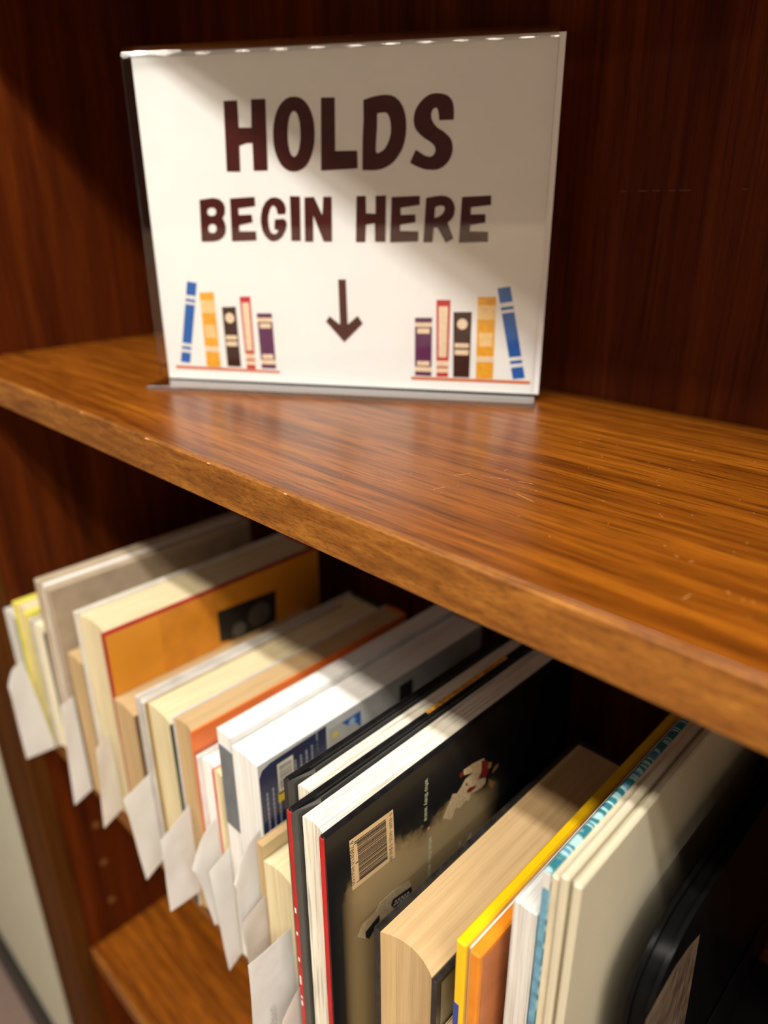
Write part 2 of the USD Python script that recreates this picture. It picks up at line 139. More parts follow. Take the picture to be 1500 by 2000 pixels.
def lw_pane(name, tint, f0, gain=1.0, rough=0.0):
    """thin clear plastic: transparent, with a mirror reflection that grows at grazing angles (Schlick), the same from both sides"""
    n = {'l': ('layer_weight', {'blend': 0.5}), 'w': ('math', {'math_type': 'power', 'value2': 4.0}), 'm': ('math', {'math_type': 'multiply_add', 'value2': gain*(1-f0), 'value3': f0, 'use_clamp': True}),
         't': ('transparent_bsdf', {'color': tint}), 's': ('glossy_bsdf', {'roughness': rough, 'color': (1, 1, 1)}), 'x': ('mix_closure', {})}
    return mat(name, n, [('l.facing', 'w.value1'), ('w.value', 'm.value1'), ('m.value', 'x.fac'), ('t.BSDF', 'x.closure1'), ('s.BSDF', 'x.closure2')], 'x.closure')

# ---------------------------------------------------------------- the room: wall, floor, baseboard beside the built-in bookcase
DEPTH, SH_T, H1, H2, WID = 0.2678, 0.0231, 0.387, 0.759, 0.92
FLOOR = -1.31
M_WALL = plain('wall_paint', (0.50, 0.49, 0.385), 0.8, var=0.03, scale=30, bump=0.1)
M_BASE = plain('black_rubber', (0.012, 0.012, 0.011), 0.45)
M_FLOOR = plain('carpet', (0.20, 0.135, 0.11), 0.95, var=0.25, scale=400, bump=0.5)
def struct(name, mesh, m): return tagp(obj(name, mesh, m), None, None, None, 'structure')
struct('wall_left', cbox((-2.6, -0.012, FLOOR), (-0.1105, 0.33, 1.7), 0.001), M_WALL)
struct('baseboard_left', cbox((-2.6, -0.021, FLOOR), (-0.1105, -0.0121, FLOOR+0.125), 0.003), M_BASE)
M_PART = plain('partition_paint', (0.66, 0.58, 0.46), 0.8, var=0.04, scale=8)
struct('wall_front', cbox((-2.6, -2.05, FLOOR), (2.85, -1.95, 0.05), 0.004), M_PART)
struct('wall_right', cbox((2.85, -2.05, FLOOR), (2.95, 0.33, 0.20), 0.004), M_PART)
struct('floor', cbox((-2.6, -2.2, FLOOR-0.05), (2.85, 0.33, FLOOR), 0.001), M_FLOOR)

# ---------------------------------------------------------------- bookcase
bc = thing('bookcase', 'reddish-brown wooden built-in library bookcase that holds the sign and the row of books', 'bookcase')
TOP = 0.80
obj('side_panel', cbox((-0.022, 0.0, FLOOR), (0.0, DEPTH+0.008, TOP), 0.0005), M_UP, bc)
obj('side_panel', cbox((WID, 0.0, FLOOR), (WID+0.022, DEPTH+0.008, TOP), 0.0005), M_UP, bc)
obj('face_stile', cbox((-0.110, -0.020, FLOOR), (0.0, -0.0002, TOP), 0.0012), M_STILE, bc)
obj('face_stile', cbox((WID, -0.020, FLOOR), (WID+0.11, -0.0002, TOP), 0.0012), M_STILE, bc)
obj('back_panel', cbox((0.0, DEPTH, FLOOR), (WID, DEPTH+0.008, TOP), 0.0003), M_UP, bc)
def lipping_profile():
    r = 0.0011; pts = [(0.0035, 0.0), (0.0035, -SH_T), (0.0006, -SH_T), (0, -SH_T+0.0006)]
    pts += [(r-r*math.cos(a), -r+r*math.sin(a)) for a in np.linspace(0, math.pi/2, 7)]
    return Polygon(pts)
for z in (0.0, -H1, -H2, 0.3631, -1.10):
    s = obj('shelf', cbox((0.0006, 0.0036, z-SH_T), (WID-0.0006, DEPTH-0.0004, z), 0.0002), M_SHELF, bc)
    lip = place(ext(lipping_profile(), WID-0.0012), (0.0006, 0, z), Y, Z, X)
    obj('edge_lipping', lip, M_EDGE, s)
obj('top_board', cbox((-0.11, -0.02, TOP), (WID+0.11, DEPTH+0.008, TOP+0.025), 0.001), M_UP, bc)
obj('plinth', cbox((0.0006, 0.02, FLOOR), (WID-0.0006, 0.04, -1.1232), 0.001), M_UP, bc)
M_BRASS = plain('shelf_pin_metal', (0.16, 0.06, 0.014), 0.6, spec=0.2)
for y in (0.038, DEPTH-0.04):
    for z in (-0.575, -0.637, -0.703):
        obj('shelf_pin', place(trimesh.creation.cylinder(radius=0.0045, height=0.0016, sections=20), (0.0008, y, z), Y, Z, X), M_BRASS, bc)
# pale scratches and dents in the middle shelf's varnish
M_SCR = plain('bare_scratch', (0.55, 0.30, 0.12), 0.6)
def scratch(x, y, ang, ln, w=0.00022):
    ax = np.array([math.cos(ang), math.sin(ang), 0]); ay = np.array([-math.sin(ang), math.cos(ang), 0])
    return place(cbox((-ln/2, -w/2, 0), (ln/2, w/2, 0.00005), 0.00001), (x, y, 0.0), ax, ay, Z)
sc = []
for _ in range(90):
    sc.append(scratch(RNG.uniform(0.46, 0.74), RNG.uniform(0.03, 0.20), RNG.normal(0.9, 0.9), RNG.choice([0.0006, 0.0008, 0.0014, 0.004], p=[.5, .25, .17, .08])*RNG.uniform(0.7, 1.5), 0.00022))
for x, y, a, l in ((0.515, 0.078, 1.05, 0.009), (0.532, 0.086, 0.35, 0.010), (0.519, 0.055, 1.3, 0.007), (0.556, 0.073, -0.25, 0.012), (0.545, 0.090, 0.2, 0.008)): sc.append(scratch(x, y, a, l))
top_shelf = stage.GetPrimAtPath('/World/bookcase/shelf')
tagp(obj('varnish_scratches', cat(sc), M_SCR, top_shelf, smooth=False), None, None, None, 'stuff')
nk = [cbox((x-l/2, -0.0003, z-0.0006), (x+l/2, 0.0012, z+0.00012), 0.0001) for x, z, l in ((0.340, -0.0004, 0.004), (0.254, -0.0003, 0.002), (0.405, -0.0004, 0.0025), (0.470, -0.0004, 0.002))]
tagp(obj('edge_nicks', cat(nk), M_SCR, top_shelf, smooth=False), None, None, None, 'stuff')
dots = [cbox((x, DEPTH-0.0002, 0.1329), (x+l, DEPTH+0.0002, 0.1334), 0.00005) for x, l in ((0.485, 0.004), (0.497, 0.006), (0.506, 0.005), (0.517, 0.004), (0.523, 0.007), (0.560, 0.003), (0.590, 0.006))]
tagp(obj('back_scratch', cat(dots), plain('scuff', (0.10, 0.045, 0.008), 0.6), bc, smooth=False), None, None, None, 'stuff')
# the lamp over the bookcase (the LED modules shine from its underside)
cl = thing('canopy_light', 'slim aluminium LED canopy lamp on arms above the bookcase front', 'lamp', (0, LED_Y, LED_Z))
M_ALU = plain('brushed_aluminium', (0.55, 0.55, 0.55), 0.35)
ca, sa = math.cos(math.radians(25)), math.sin(math.radians(25)); AY, AZ = np.array([0, ca, sa]), np.array([0, -sa, ca])
obj('lamp_housing', place(cbox((-0.4, -0.032, 0.003), (2.75, 0.032, 0.02), 0.002), (0, 0, 0), X, AY, AZ), M_ALU, cl)
for x in (0.1, 0.8):
    obj('lamp_arm', place(cbox((-0.008, 0, -0.003), (0.008, 0.545, 0.003), 0.001), (x, 0.0, 0.018), X, np.array([0, 0.9798, -0.20]), np.array([0, 0.20, 0.9798])), M_ALU, cl)
    obj('lamp_bracket', cbox((x-0.02, 0.51, TOP+0.0252-LED_Z), (x+0.02, 0.545, -0.088), 0.001), M_ALU, cl)

# ---------------------------------------------------------------- the sign
SO = np.array([0.22048348, 0.08647567, 0.0041]); EX = np.array([0.85053264, 0.52592226, 0.0]); EN = np.array([0.52590278, -0.85050114, 0.0]); EN /= np.linalg.norm(EN); EV = Z
def on_sign(m, d=0.0): return place(m, EN*d, EX, EV, EN)
M_ACR = lw_pane('clear_acrylic', (0.965, 0.965, 0.955), 0.02, 0.9, 0.01)
M_LIP = lw_pane('clear_acrylic_lip', (0.93, 0.925, 0.91), 0.14, 1.0, 0.02)
M_EDGEC = lw_pane('acrylic_cut_edge', (0.72, 0.72, 0.70), 0.25, 0.8, 0.15)
holder = thing('sign_holder', 'clear acrylic sign holder with folded top and flat foot on the upper shelf', 'sign holder', SO)
U0, U1, TK = -0.0045, 0.2755, 0.0018
def arc(cx, cy, r, a0, a1, n=14): return [(cx+r*math.cos(a), cy+r*math.sin(a)) for a in np.linspace(a0, a1, n)]
rr, zc, RB = 0.0050, 0.2107, 0.0085
cb = rr-RB
U = Polygon([(rr, 0.001)]+arc(cb, zc, RB, 0, math.pi, 30)+[(cb-RB, 0.001), (cb-RB+TK, 0.001)]+arc(cb, zc, RB-TK, math.pi, 0, 30)+[(rr-TK, 0.001)])
Uf = Polygon([(rr, 0.001), (rr, zc), (rr-TK, zc), (rr-TK, 0.001)]); Ub = Polygon([(cb-RB, 0.001), (cb-RB, zc), (cb-RB+TK, zc), (cb-RB+TK, 0.001)])
Ut = Polygon(arc(cb, zc+0.0001, RB, 0, math.pi, 30)+arc(cb, zc+0.0001, RB-TK, math.pi, 0, 30))
M_FOLD = lw_pane('polished_fold', (0.95, 0.95, 0.94), 0.20, 0.8, 0.03)
for nm, U_, m_ in (('front_sheet', Uf, M_ACR), ('back_sheet', Ub, M_ACR), ('top_fold', Ut, M_FOLD)):
    obj(nm, place(ext(U_, U1-U0), EX*U0, EN, EV, EX), m_, holder, smooth=25)
foot = cbox((U0-0.002, -0.024, -0.0040), (U1+0.002, 0.024, -0.0010), 0.0006)
obj('foot', place(foot, (0, 0, 0), EX, -EN, EV), M_LIP, holder)
# thickened cut edges of foot and sheet, frosted from sawing
obj('cut_edge', place(cbox((U0-0.0021, 0.0238, -0.0039), (U1+0.0021, 0.0243, -0.0011), 0.0001), (0, 0, 0), EX, EN, EV), M_EDGEC, holder)
for u in (U0-0.0003, U1):
    obj('cut_edge', place(cbox((0, -TK/2, 0.002), (0.0003, TK/2, zc), 0.0001), EX*u+EN*(rr-TK/2), EX, EN, EV), M_EDGEC, holder)

M_PAPER = plain('sign_paper', (0.83, 0.83, 0.84), 0.7, var=0.015, scale=40)
INK = {k: plain('ink_'+k, v, 0.6, spec=0.1, var=0.10, scale=300) for k, v in dict(brown=(0.060, 0.008, 0.006), blue=(0.012, 0.105, 0.42), orange=(0.78, 0.36, 0.028), dark=(0.042, 0.012, 0.010),
       red=(0.50, 0.025, 0.035), purple=(0.105, 0.022, 0.085), cream=(0.80, 0.62, 0.44), shelf=(0.62, 0.13, 0.030), white=(0.78, 0.76, 0.74), amber=(0.82, 0.55, 0.25)).items()}
notice = thing('paper_notice', 'white printed notice reading HOLDS BEGIN HERE inside the clear sign holder', 'notice', SO)
def bowed(nu=40, nv=30, th=0.0003):
    us, vs = np.linspace(0, 0.2794, nu), np.linspace(0, 0.2143, nv); uu, vv = np.meshgrid(us, vs, indexing='ij')
    V = np.stack([uu.ravel(), vv.ravel(), np.zeros(uu.size)], 1); B = V.copy(); B[:, 2] = -th
    idx = np.arange(nu*nv).reshape(nu, nv); F = []
    a, b, c, d = idx[:-1, :-1].ravel(), idx[1:, :-1].ravel(), idx[1:, 1:].ravel(), idx[:-1, 1:].ravel()
    F = np.vstack([np.c_[a, b, c], np.c_[a, c, d], np.c_[a, c, b]+nu*nv, np.c_[a, d, c]+nu*nv])
    return trimesh.Trimesh(np.vstack([V, B]), F, process=False)
obj('sheet', on_sign(bowed()), M_PAPER, notice, smooth=False)
def print_(poly, d0=0.00015, th=0.00006): return on_sign(ext(poly, th), d0)
def pl(rings): 
    return Polygon(np.array(rings[0])/1000, [np.array(r)/1000 for r in rings[1:]]).buffer(0)
for word, keys in (('HOLDS', 'H O L D S'), ('BEGIN', 'B E G I N'), ('HERE', 'H2 E2 R E3')):
    obj('lettering', cat([print_(pl(LETTERS[k]).buffer(-0.0003).buffer(0.0003)) for k in keys.split()]), INK['brown'], notice, 'dark brown word '+word, smooth=False)
obj('arrow', print_(pl([ARROW])), INK['brown'], notice, 'brown arrow pointing down', smooth=False)
def quad_sub(q, t0, t1, s0=0.0, s1=1.0):
    """part of a printed spine: q = top left, top right, bottom right, bottom left"""
    q = np.array(q)/1000; f = lambda s, t: (q[0]*(1-s)+q[1]*s)*(1-t)+(q[3]*(1-s)+q[2]*s)*t
    return Polygon([f(s0, t0), f(s1, t0), f(s1, t1), f(s0, t1)])
def disc(q, t, r):
    q = np.array(q)/1000; c = (q[0]+q[1])/2*(1-t)+(q[2]+q[3])/2*t
    return Point(*c).buffer(r)
ART = {'blue': ('blue', [(.16, .27, 0, 1, 'white'), (.205, .238, 0, 1, 'blue'), (.755, .87, 0, 1, 'white'), (.795, .83, 0, 1, 'blue')]),
       'orange': ('orange', [(.10, .27, 0, 1, 'amber'), (.43, .60, .13, .87, 'amber'), (.72, .79, 0, 1, 'cream')]),
       'brown': ('dark', [(.47, .54, .08, .9, 'cream'), (.57, .65, .08, .9, 'cream')]),
       'red': ('red', [(.08, .74, .17, .83, 'cream'), (.785, .86, 0, 1, 'cream'), (.885, .945, 0, 1, 'cream')]),
       'purple': ('purple', [(.08, .155, 0, 1, 'cream'), (.18, .265, .13, .87, 'cream'), (.74, .82, .13, .87, 'cream'), (.84, .925, 0, 1, 'cream')])}
for side in (0, 1):
    for k, (ink, bands) in ART.items():
        q = BOOKART[k][side]
        b = obj('printed_book', print_(quad_sub(q, 0, 1)), INK[ink], notice, 'printed %s book spine' % ('dark brown' if k == 'brown' else k), smooth=False)
        for t0, t1, s0, s1, col in bands:
            obj('printed_band', print_(quad_sub(q, t0, t1, s0, s1), 0.00021 if col != 'blue' else 0.00027), INK[col], b, smooth=False)
        if k == 'brown': obj('printed_disc', print_(disc(q, 0.18, 0.0036), 0.00021), INK['cream'], b, smooth=False)
    obj('printed_shelf', print_(quad_sub(BOOKART['base'][side], 0, 1)), INK['shelf'], notice, smooth=False)

# ---------------------------------------------------------------- books
ZB = -H1+0.0002
GRP = 'books standing on the shelf of holds'
P_CREAM = pages('pages_cream', (0.68, 0.58, 0.36)); P_TAN = pages('pages_tan', (0.50, 0.345, 0.175), dark=0.86); P_WHITE = pages('pages_white', (0.80, 0.79, 0.76), dark=0.86)
P_GREY = pages('pages_grey', (0.62, 0.60, 0.56), dark=0.7); P_GLOSS = pages('pages_art', (0.80, 0.75, 0.63), dark=0.50, scale=900); P_PALE = pages('pages_pale', (0.76, 0.70, 0.52), dark=0.85)
def cover(name, col, rough=0.35, coat=0.3, **k): return plain('cover_'+name, col, rough, coat, **k)
C_BLACK = cover('black', (0.008, 0.008, 0.009), 0.28, 0.3, scale=120, var=0.5, bump=0.03)
C_RED = cover('red', (0.46, 0.012, 0.012), 0.45, 0.1)
def book(label, x0, x1, yf, dep, zt, pg, lc, rc, soft=False, ct=0.0028, over=0.003, sag=0.002, spine=None, rz=0, ry=0, name='book'):
    """fore edge to the front (y = yf), spine at the back; stands on the shelf of holds"""
    w, h = x1-x0, zt-ZB
    t = thing(name, label, 'book', (x0, yf, ZB), rz, ry, GRP)
    if soft: ct, over = 0.0005, 0.0
    xs = np.linspace(ct+0.0002, w-ct-0.0002, 9); m = (xs-xs[0])/(xs[-1]-xs[0])
    front = [(x, over+sag*(1-(2*u-1)**2)) for x, u in zip(xs, m)]
    prof = Polygon(front+[(xs[-1], dep-0.003), (xs[0], dep-0.003)])
    blk = ext(prof, h-2*over-(0.0004 if soft else 0)); blk.apply_translation((0, 0, over))
    obj('page_block', blk, pg, t, smooth=20)
    c = min(0.0009, ct*0.35)
    obj('cover', cbox((0, 0, 0), (ct, dep, h), c), lc, t); obj('cover', cbox((w-ct, 0, 0), (w, dep, h), c), rc, t)
    r = 0.004
    sp = Polygon([(0.0003, dep-0.0028), (w-0.0003, dep-0.0028)]+[(w/2+(w/2-0.0003)*math.cos(a), dep-0.0002+0.0022*math.sin(a)) for a in np.linspace(0, math.pi, 9)])
    s = ext(sp, h-0.001); s.apply_translation((0, 0, 0.0005)); obj('spine', s, spine or rc, t, smooth=40)
    t_w = dict(t=t, w=w, h=h, dep=dep, x0=x0, yf=yf, zt=zt)
    return t_w
def face_print(b, yz, m, name, lift=0.0001, label=None, th=0.00006, parent=None, smooth=False):
    """flat print on the right-hand cover; yz: polygons in (distance from the fore edge, height above the shelf)"""
    polys = yz if isinstance(yz, list) and (hasattr(yz[0], 'area') or not np.isscalar(yz[0][0])) else [yz]
    g = cat([place(ext(Polygon(q).buffer(0) if not hasattr(q, 'area') else q, th), (b['w']+lift, 0, 0), Y, Z, X) for q in polys])
    return obj(name, g, m, parent or b['t'], label, smooth=smooth)
def W2(b, pts): return [(y-b['yf'], z-ZB) for y, z in pts]

book('pale grey thin paperback at the far left end of the row', 0.0030, 0.0295, -0.0075, 0.15, -0.2490, P_GREY, cover('pale_grey', (0.5, 0.5, 0.45)), cover('grey_green', (0.30, 0.38, 0.30)), soft=True)
bY = book('book with lemon-yellow covers beside the thin grey paperback at the left', 0.0305, 0.0640, -0.0065, 0.16, -0.2300, P_CREAM, cover('lemon', (0.70, 0.62, 0.10)), cover('lemon', (0.70, 0.62, 0.10)), ct=0.006)
book('cream-paged book with a black right-hand cover beside the lemon-yellow one', 0.0648, 0.1060, -0.0060, 0.16, -0.2360, P_PALE, cover('stone', (0.45, 0.42, 0.36)), C_BLACK, ct=0.0055)
book('tall taupe-grey hardcover standing left of the thick orange-covered book', 0.1105, 0.1415, -0.0070, 0.210, -0.1754, P_WHITE, cover('taupe', (0.46, 0.37, 0.26)), cover('taupe_face', (0.40, 0.31, 0.215), 0.5, 0.0), ct=0.010)
book('short tan paperback squeezed between the taupe hardcover and the orange one', 0.1534, 0.1794, -0.0060, 0.13, -0.2325, P_TAN, cover('tan', (0.5, 0.36, 0.2)), cover('tan', (0.5, 0.36, 0.2)), soft=True, sag=0.001)
bO = book('thick tall hardcover with an orange back cover edged in red', 0.1863, 0.2391, -0.0065, 0.218, -0.1775, P_CREAM, cover('offwhite', (0.60, 0.57, 0.50)), cover('maroon', (0.30, 0.012, 0.012), 0.4, 0.1), ct=0.0046, sag=0.003)
op = face_print(bO, [W2(bO, [(-0.0050, -0.1792), (0.2110, -0.1792), (0.2110, -0.386), (-0.0050, -0.386)])], cover('orange', (0.66, 0.255, 0.016), 0.4, 0.1, var=0.2, scale=9), 'orange_panel')
ph = face_print(bO, [W2(bO, [(0.0946, -0.2000), (0.1583, -0.2037), (0.1560, -0.2447), (0.0946, -0.2313)])], cover('photo_black', (0.012, 0.011, 0.010), 0.5, 0.0), 'cover_photo', 0.00018, label='dark photograph on the cover')
for y_, z_, r_ in ((0.138, -0.221, 0.012), (0.115, -0.227, 0.0075)): face_print(bO, [Point(y_+0.0065, z_-ZB).buffer(r_)], cover('photo_grey', (0.10, 0.09, 0.08), 0.6, 0.0), 'pale_shape', 0.00026, parent=ph)
face_print(bO, [W2(bO, [(0.040, -0.1792), (0.0945, -0.1792), (0.0945, -0.30), (0.040, -0.30)])], cover('orange_deep', (0.60, 0.22, 0.014), 0.4, 0.1), 'printed_block', 0.00018)
book('tan-paged paperback in front of the orange cover', 0.2398, 0.2726, -0.0070, 0.200, -0.2357, P_TAN, cover('sand', (0.55, 0.42, 0.22)), cover('brown', (0.16, 0.09, 0.04)), soft=True, sag=0.001)
b8 = book('hardcover in a grey dust jacket with a dark green right-hand edge', 0.2790, 0.3325, -0.0070, 0.222, -0.2120, P_CREAM, cover('jacket_grey', (0.50, 0.47, 0.43)), cover('dark_green', (0.030, 0.045, 0.022)), ct=0.0042, over=0.002)
obj('jacket_flap', cbox((0.0128, 0.001, 0.002), (0.0140, 0.20, b8['h']-0.0012), 0.0003), cover('olive', (0.26, 0.17, 0.035)), b8['t'])
obj('jacket_sheet', cbox((0.0044, 0.0006, 0.002), (0.0126, 0.2, b8['h']-0.0004), 0.003), cover('jacket_grey', (0.50, 0.47, 0.43)), b8['t'])
bR = book('tan-paged book with a bright orange right cover left of the white paperbacks', 0.3335, 0.3582, -0.0065, 0.215, -0.2024, P_TAN, cover('jacket_pale', (0.55, 0.53, 0.52)), cover('bright_orange', (0.68, 0.155, 0.02), 0.4, 0.1, var=0.2, scale=14), ct=0.0016, over=0.001)
face_print(bR, [W2(bR, [(-0.0062, -0.2190), (0.19, -0.2190), (0.19, -0.386), (-0.0062, -0.386)])], cover('terracotta', (0.50, 0.15, 0.065), 0.4, 0.1), 'lower_cover_colour')
book('thin white-paged book with a bright red right cover', 0.3590, 0.3813, -0.0060, 0.16, -0.2210, P_WHITE, cover('pinkish_white', (0.7, 0.62, 0.60)), cover('signal_red', (0.60, 0.012, 0.015)), ct=0.0030)
book('small cream paperback tucked between the red cover and the white paperbacks', 0.3833, 0.3918, -0.0070, 0.13, -0.2180, P_CREAM, cover('cream', (0.6, 0.52, 0.36)), cover('cream', (0.6, 0.52, 0.36)), soft=True, sag=0.001)
b13 = book('white-paged large paperback with a grey tab printed on its fore edge', 0.3924, 0.4074, -0.0065, 0.222, -0.1785, P_WHITE, cover('white', (0.7, 0.7, 0.68)), cover('white', (0.7, 0.7, 0.68)), soft=True, sag=0.0005)
obj('printed_tab', cbox((0.0006, -0.0004, b13['h']-0.078), (0.0155, 0.0004, b13['h']-0.012), 0.0001), plain('tab_grey', (0.135, 0.145, 0.155), 0.7), b13['t'])
M_NAVY = cover('navy', (0.014, 0.022, 0.075), 0.3, 0.4, var=0.25, scale=25)
b14 = book('white-paged large paperback with a navy blue back cover full of small print', 0.4078, 0.4347, -0.0065, 0.221, -0.1835, P_WHITE, cover('white', (0.7, 0.7, 0.68)), cover('grey_white', (0.52, 0.53, 0.53)), soft=True, sag=0.0005)
f = b14['h']
nv = face_print(b14, Polygon([(0.0004, 0.0), (0.0004, f-0.010), (0.003, f-0.0052), (0.009, f-0.0032), (0.0545, f-0.0018), (0.0545, 0)]), M_NAVY, 'navy_panel')
M_INKW = plain('small_print', (0.28, 0.30, 0.38), 0.6)
rows = []
for k in range(10):
    y0 = 0.0045+k*0.0046
    if 0.014 < y0 < 0.026: continue
    z, zl = f-0.0095-(0.006 if k < 4 else 0)-(0.003*(8-k))*0.35, f-0.11
    while z > zl:
        ln = RNG.uniform(0.0012, 0.0042); rows.append(sbox(y0, z-ln, y0+0.0013, z)); z -= ln+0.0007
tagp(face_print(b14, rows, M_INKW, 'small_print', 0.0002, parent=nv), None, None, None, 'stuff')
lb = face_print(b14, sbox(0.0139, f-0.0315, 0.0265, f-0.0075), plain('label_white', (0.68, 0.65, 0.55), 0.6), 'barcode_label', 0.00026, parent=nv)
face_print(b14, sbox(0.0132, f-0.0375, 0.0195, f-0.0300), plain('label_yellow', (0.70, 0.52, 0.03), 0.6), 'yellow_mark', 0.00026, parent=nv)
face_print(b14, [sbox(0.0152, f-0.011-0.0016*i, 0.0252, f-0.011-0.0016*i+RNG.uniform(0.0004, 0.001)) for i in range(11)], plain('label_ink', (0.16, 0.15, 0.13), 0.6), 'barcode_lines', 0.00034, parent=nv)
face_print(b14, sbox(0.0460, f-0.06, 0.0470, f-0.0022), plain('rule_grey', (0.25, 0.27, 0.3), 0.6), 'rule', 0.0002, parent=nv)
ps = face_print(b14, sbox(0.0565, f-0.0225, 0.086, f-0.0065), plain('stamp_paper', (0.42, 0.42, 0.38), 0.6), 'picture_stamp', 0.0001)
face_print(b14, [Polygon([(0.068, f-0.0072), (0.0855, f-0.0072), (0.0855, f-0.021), (0.080, f-0.013), (0.074, f-0.013)])], plain('stamp_blue', (0.02, 0.10, 0.36), 0.5), 'blue_field', 0.0002, parent=ps)
st = [(0.0775+r*math.cos(a), f-0.0115+r*math.sin(a)) for a, r in zip(np.linspace(0, 2*math.pi, 16, endpoint=False), [0.0045, 0.002]*8)]
face_print(b14, Polygon(st), plain('stamp_pale', (0.36, 0.5, 0.66), 0.5), 'star', 0.0003, parent=ps)
face_print(b14, Point(0.0625, f-0.0135).buffer(0.0022), plain('label_yellow', (0.70, 0.52, 0.03), 0.6), 'yellow_dot', 0.0002, parent=ps)
face_print(b14, sbox(0.1245, f-0.03, 0.1385, f-0.008), plain('dark_figure', (0.03, 0.025, 0.02), 0.5), 'dark_picture', 0.0001)

book('tan-topped paperback mostly hidden between the navy cover and the thick cream-paged one', 0.4388, 0.4450, -0.0150, 0.13, -0.2335, P_TAN, cover('sand', (0.55, 0.42, 0.22)), cover('sand', (0.55, 0.42, 0.22)), soft=True, sag=0.0)
b16 = book('thick low paperback with pale cream pages left of the black books', 0.4455, 0.4755, -0.0155, 0.12, -0.2440, P_CREAM, cover('cream', (0.6, 0.52, 0.36)), cover('cream', (0.6, 0.52, 0.36)), soft=True, sag=0.002)

def big_black(label, x0, x1, yf, dep, zt, edge, pg, rz=0.0):
    w, h, ct, over = x1-x0, zt-ZB, 0.0036, 0.0045
    t = thing('book', label, 'book', (x0, yf, ZB), rz, 0, GRP)
    xs = np.linspace(ct+0.0030, w-ct-0.0003, 9); u = (xs-xs[0])/(xs[-1]-xs[0])
    prof = Polygon([(x, over+0.0016*(1-(2*a-1)**2)-0.001*a) for x, a in zip(xs, u)]+[(xs[-1], dep-0.004), (xs[0], dep-0.004)])
    blk = ext(prof, h-2*over); blk.apply_translation((0, 0, over)); obj('page_block', blk, pg, t, smooth=20)
    for a in (0, w-ct):
        c = obj('cover', cbox((a, 0, 0), (a+ct, dep, h), 0.0012), C_BLACK, t)
        obj('fore_edge_wrap', cbox((a+0.0002, -0.0003, 0.0004), (a+ct-0.0003, 0.0008, h-0.0010), 0.0003), edge, c)
    obj('jacket_flap', cbox((ct+0.0002, 0.0035, 0.001), (ct+0.0011, dep*0.9, h-0.0034), 0.0002), plain('flap_grey', (0.055, 0.055, 0.05), 0.4), t)
    # the flap's folded corner, bending from the cover to the pages at the front
    pts = [(ct-0.0006, 0.0), (ct-0.0001, 0.0), (ct+0.0030, 0.017), (ct+0.0026, 0.017)]
    fl = ext(Polygon(pts), h-0.006); fl.apply_translation((0, 0, 0.0045)); obj('jacket_fold', fl, plain('flap_film', (0.05, 0.05, 0.046), 0.3, 0.3), t)
    sp = ext(Polygon([(0.0003, dep-0.003), (w-0.0003, dep-0.003), (w-0.0003, dep), (w/2, dep+0.002), (0.0003, dep)]), h-0.001); sp.apply_translation((0, 0, 0.0005)); obj('spine', sp, C_BLACK, t)
    return dict(t=t, w=w, h=h, dep=dep, x0=x0, yf=yf, zt=zt)
b17 = big_black('glossy black hardcover with white pages and no red edges', 0.4762, 0.4990, -0.0180, 0.215, -0.1570, plain('edge_black', (0.012, 0.012, 0.012), 0.3, 0.5), P_GLOSS)
face_print(b17, [[(0.086, b17['h']-0.0006), (0.168, b17['h']-0.0006), (0.160, b17['h']-0.012), (0.101, b17['h']-0.014)]], plain('amber_art', (0.50, 0.19, 0.03), 0.35, 0.4, var=0.5, scale=300), 'cover_art')
M_AMB = plain('amber_edge', (0.75, 0.33, 0.045), 0.35, 0.3, var=0.5, scale=260)
obj('top_edge_art', cbox((b17['w']-0.0034, 0.086, b17['h']-0.0003), (b17['w']-0.0003, 0.168, b17['h']+0.00010), 0.00005), M_AMB, b17['t'])
b18 = big_black('large glossy black hardcover with red fore-edge strips and a barcode on its back cover', 0.4995, 0.5275, -0.0340, 0.230, -0.1510, C_RED, P_GLOSS)
obj('top_edge_art', cbox((0.0003, 0.104, b18['h']-0.0003), (0.0033, 0.184, b18['h']+0.00010), 0.00005), M_AMB, b18['t'])
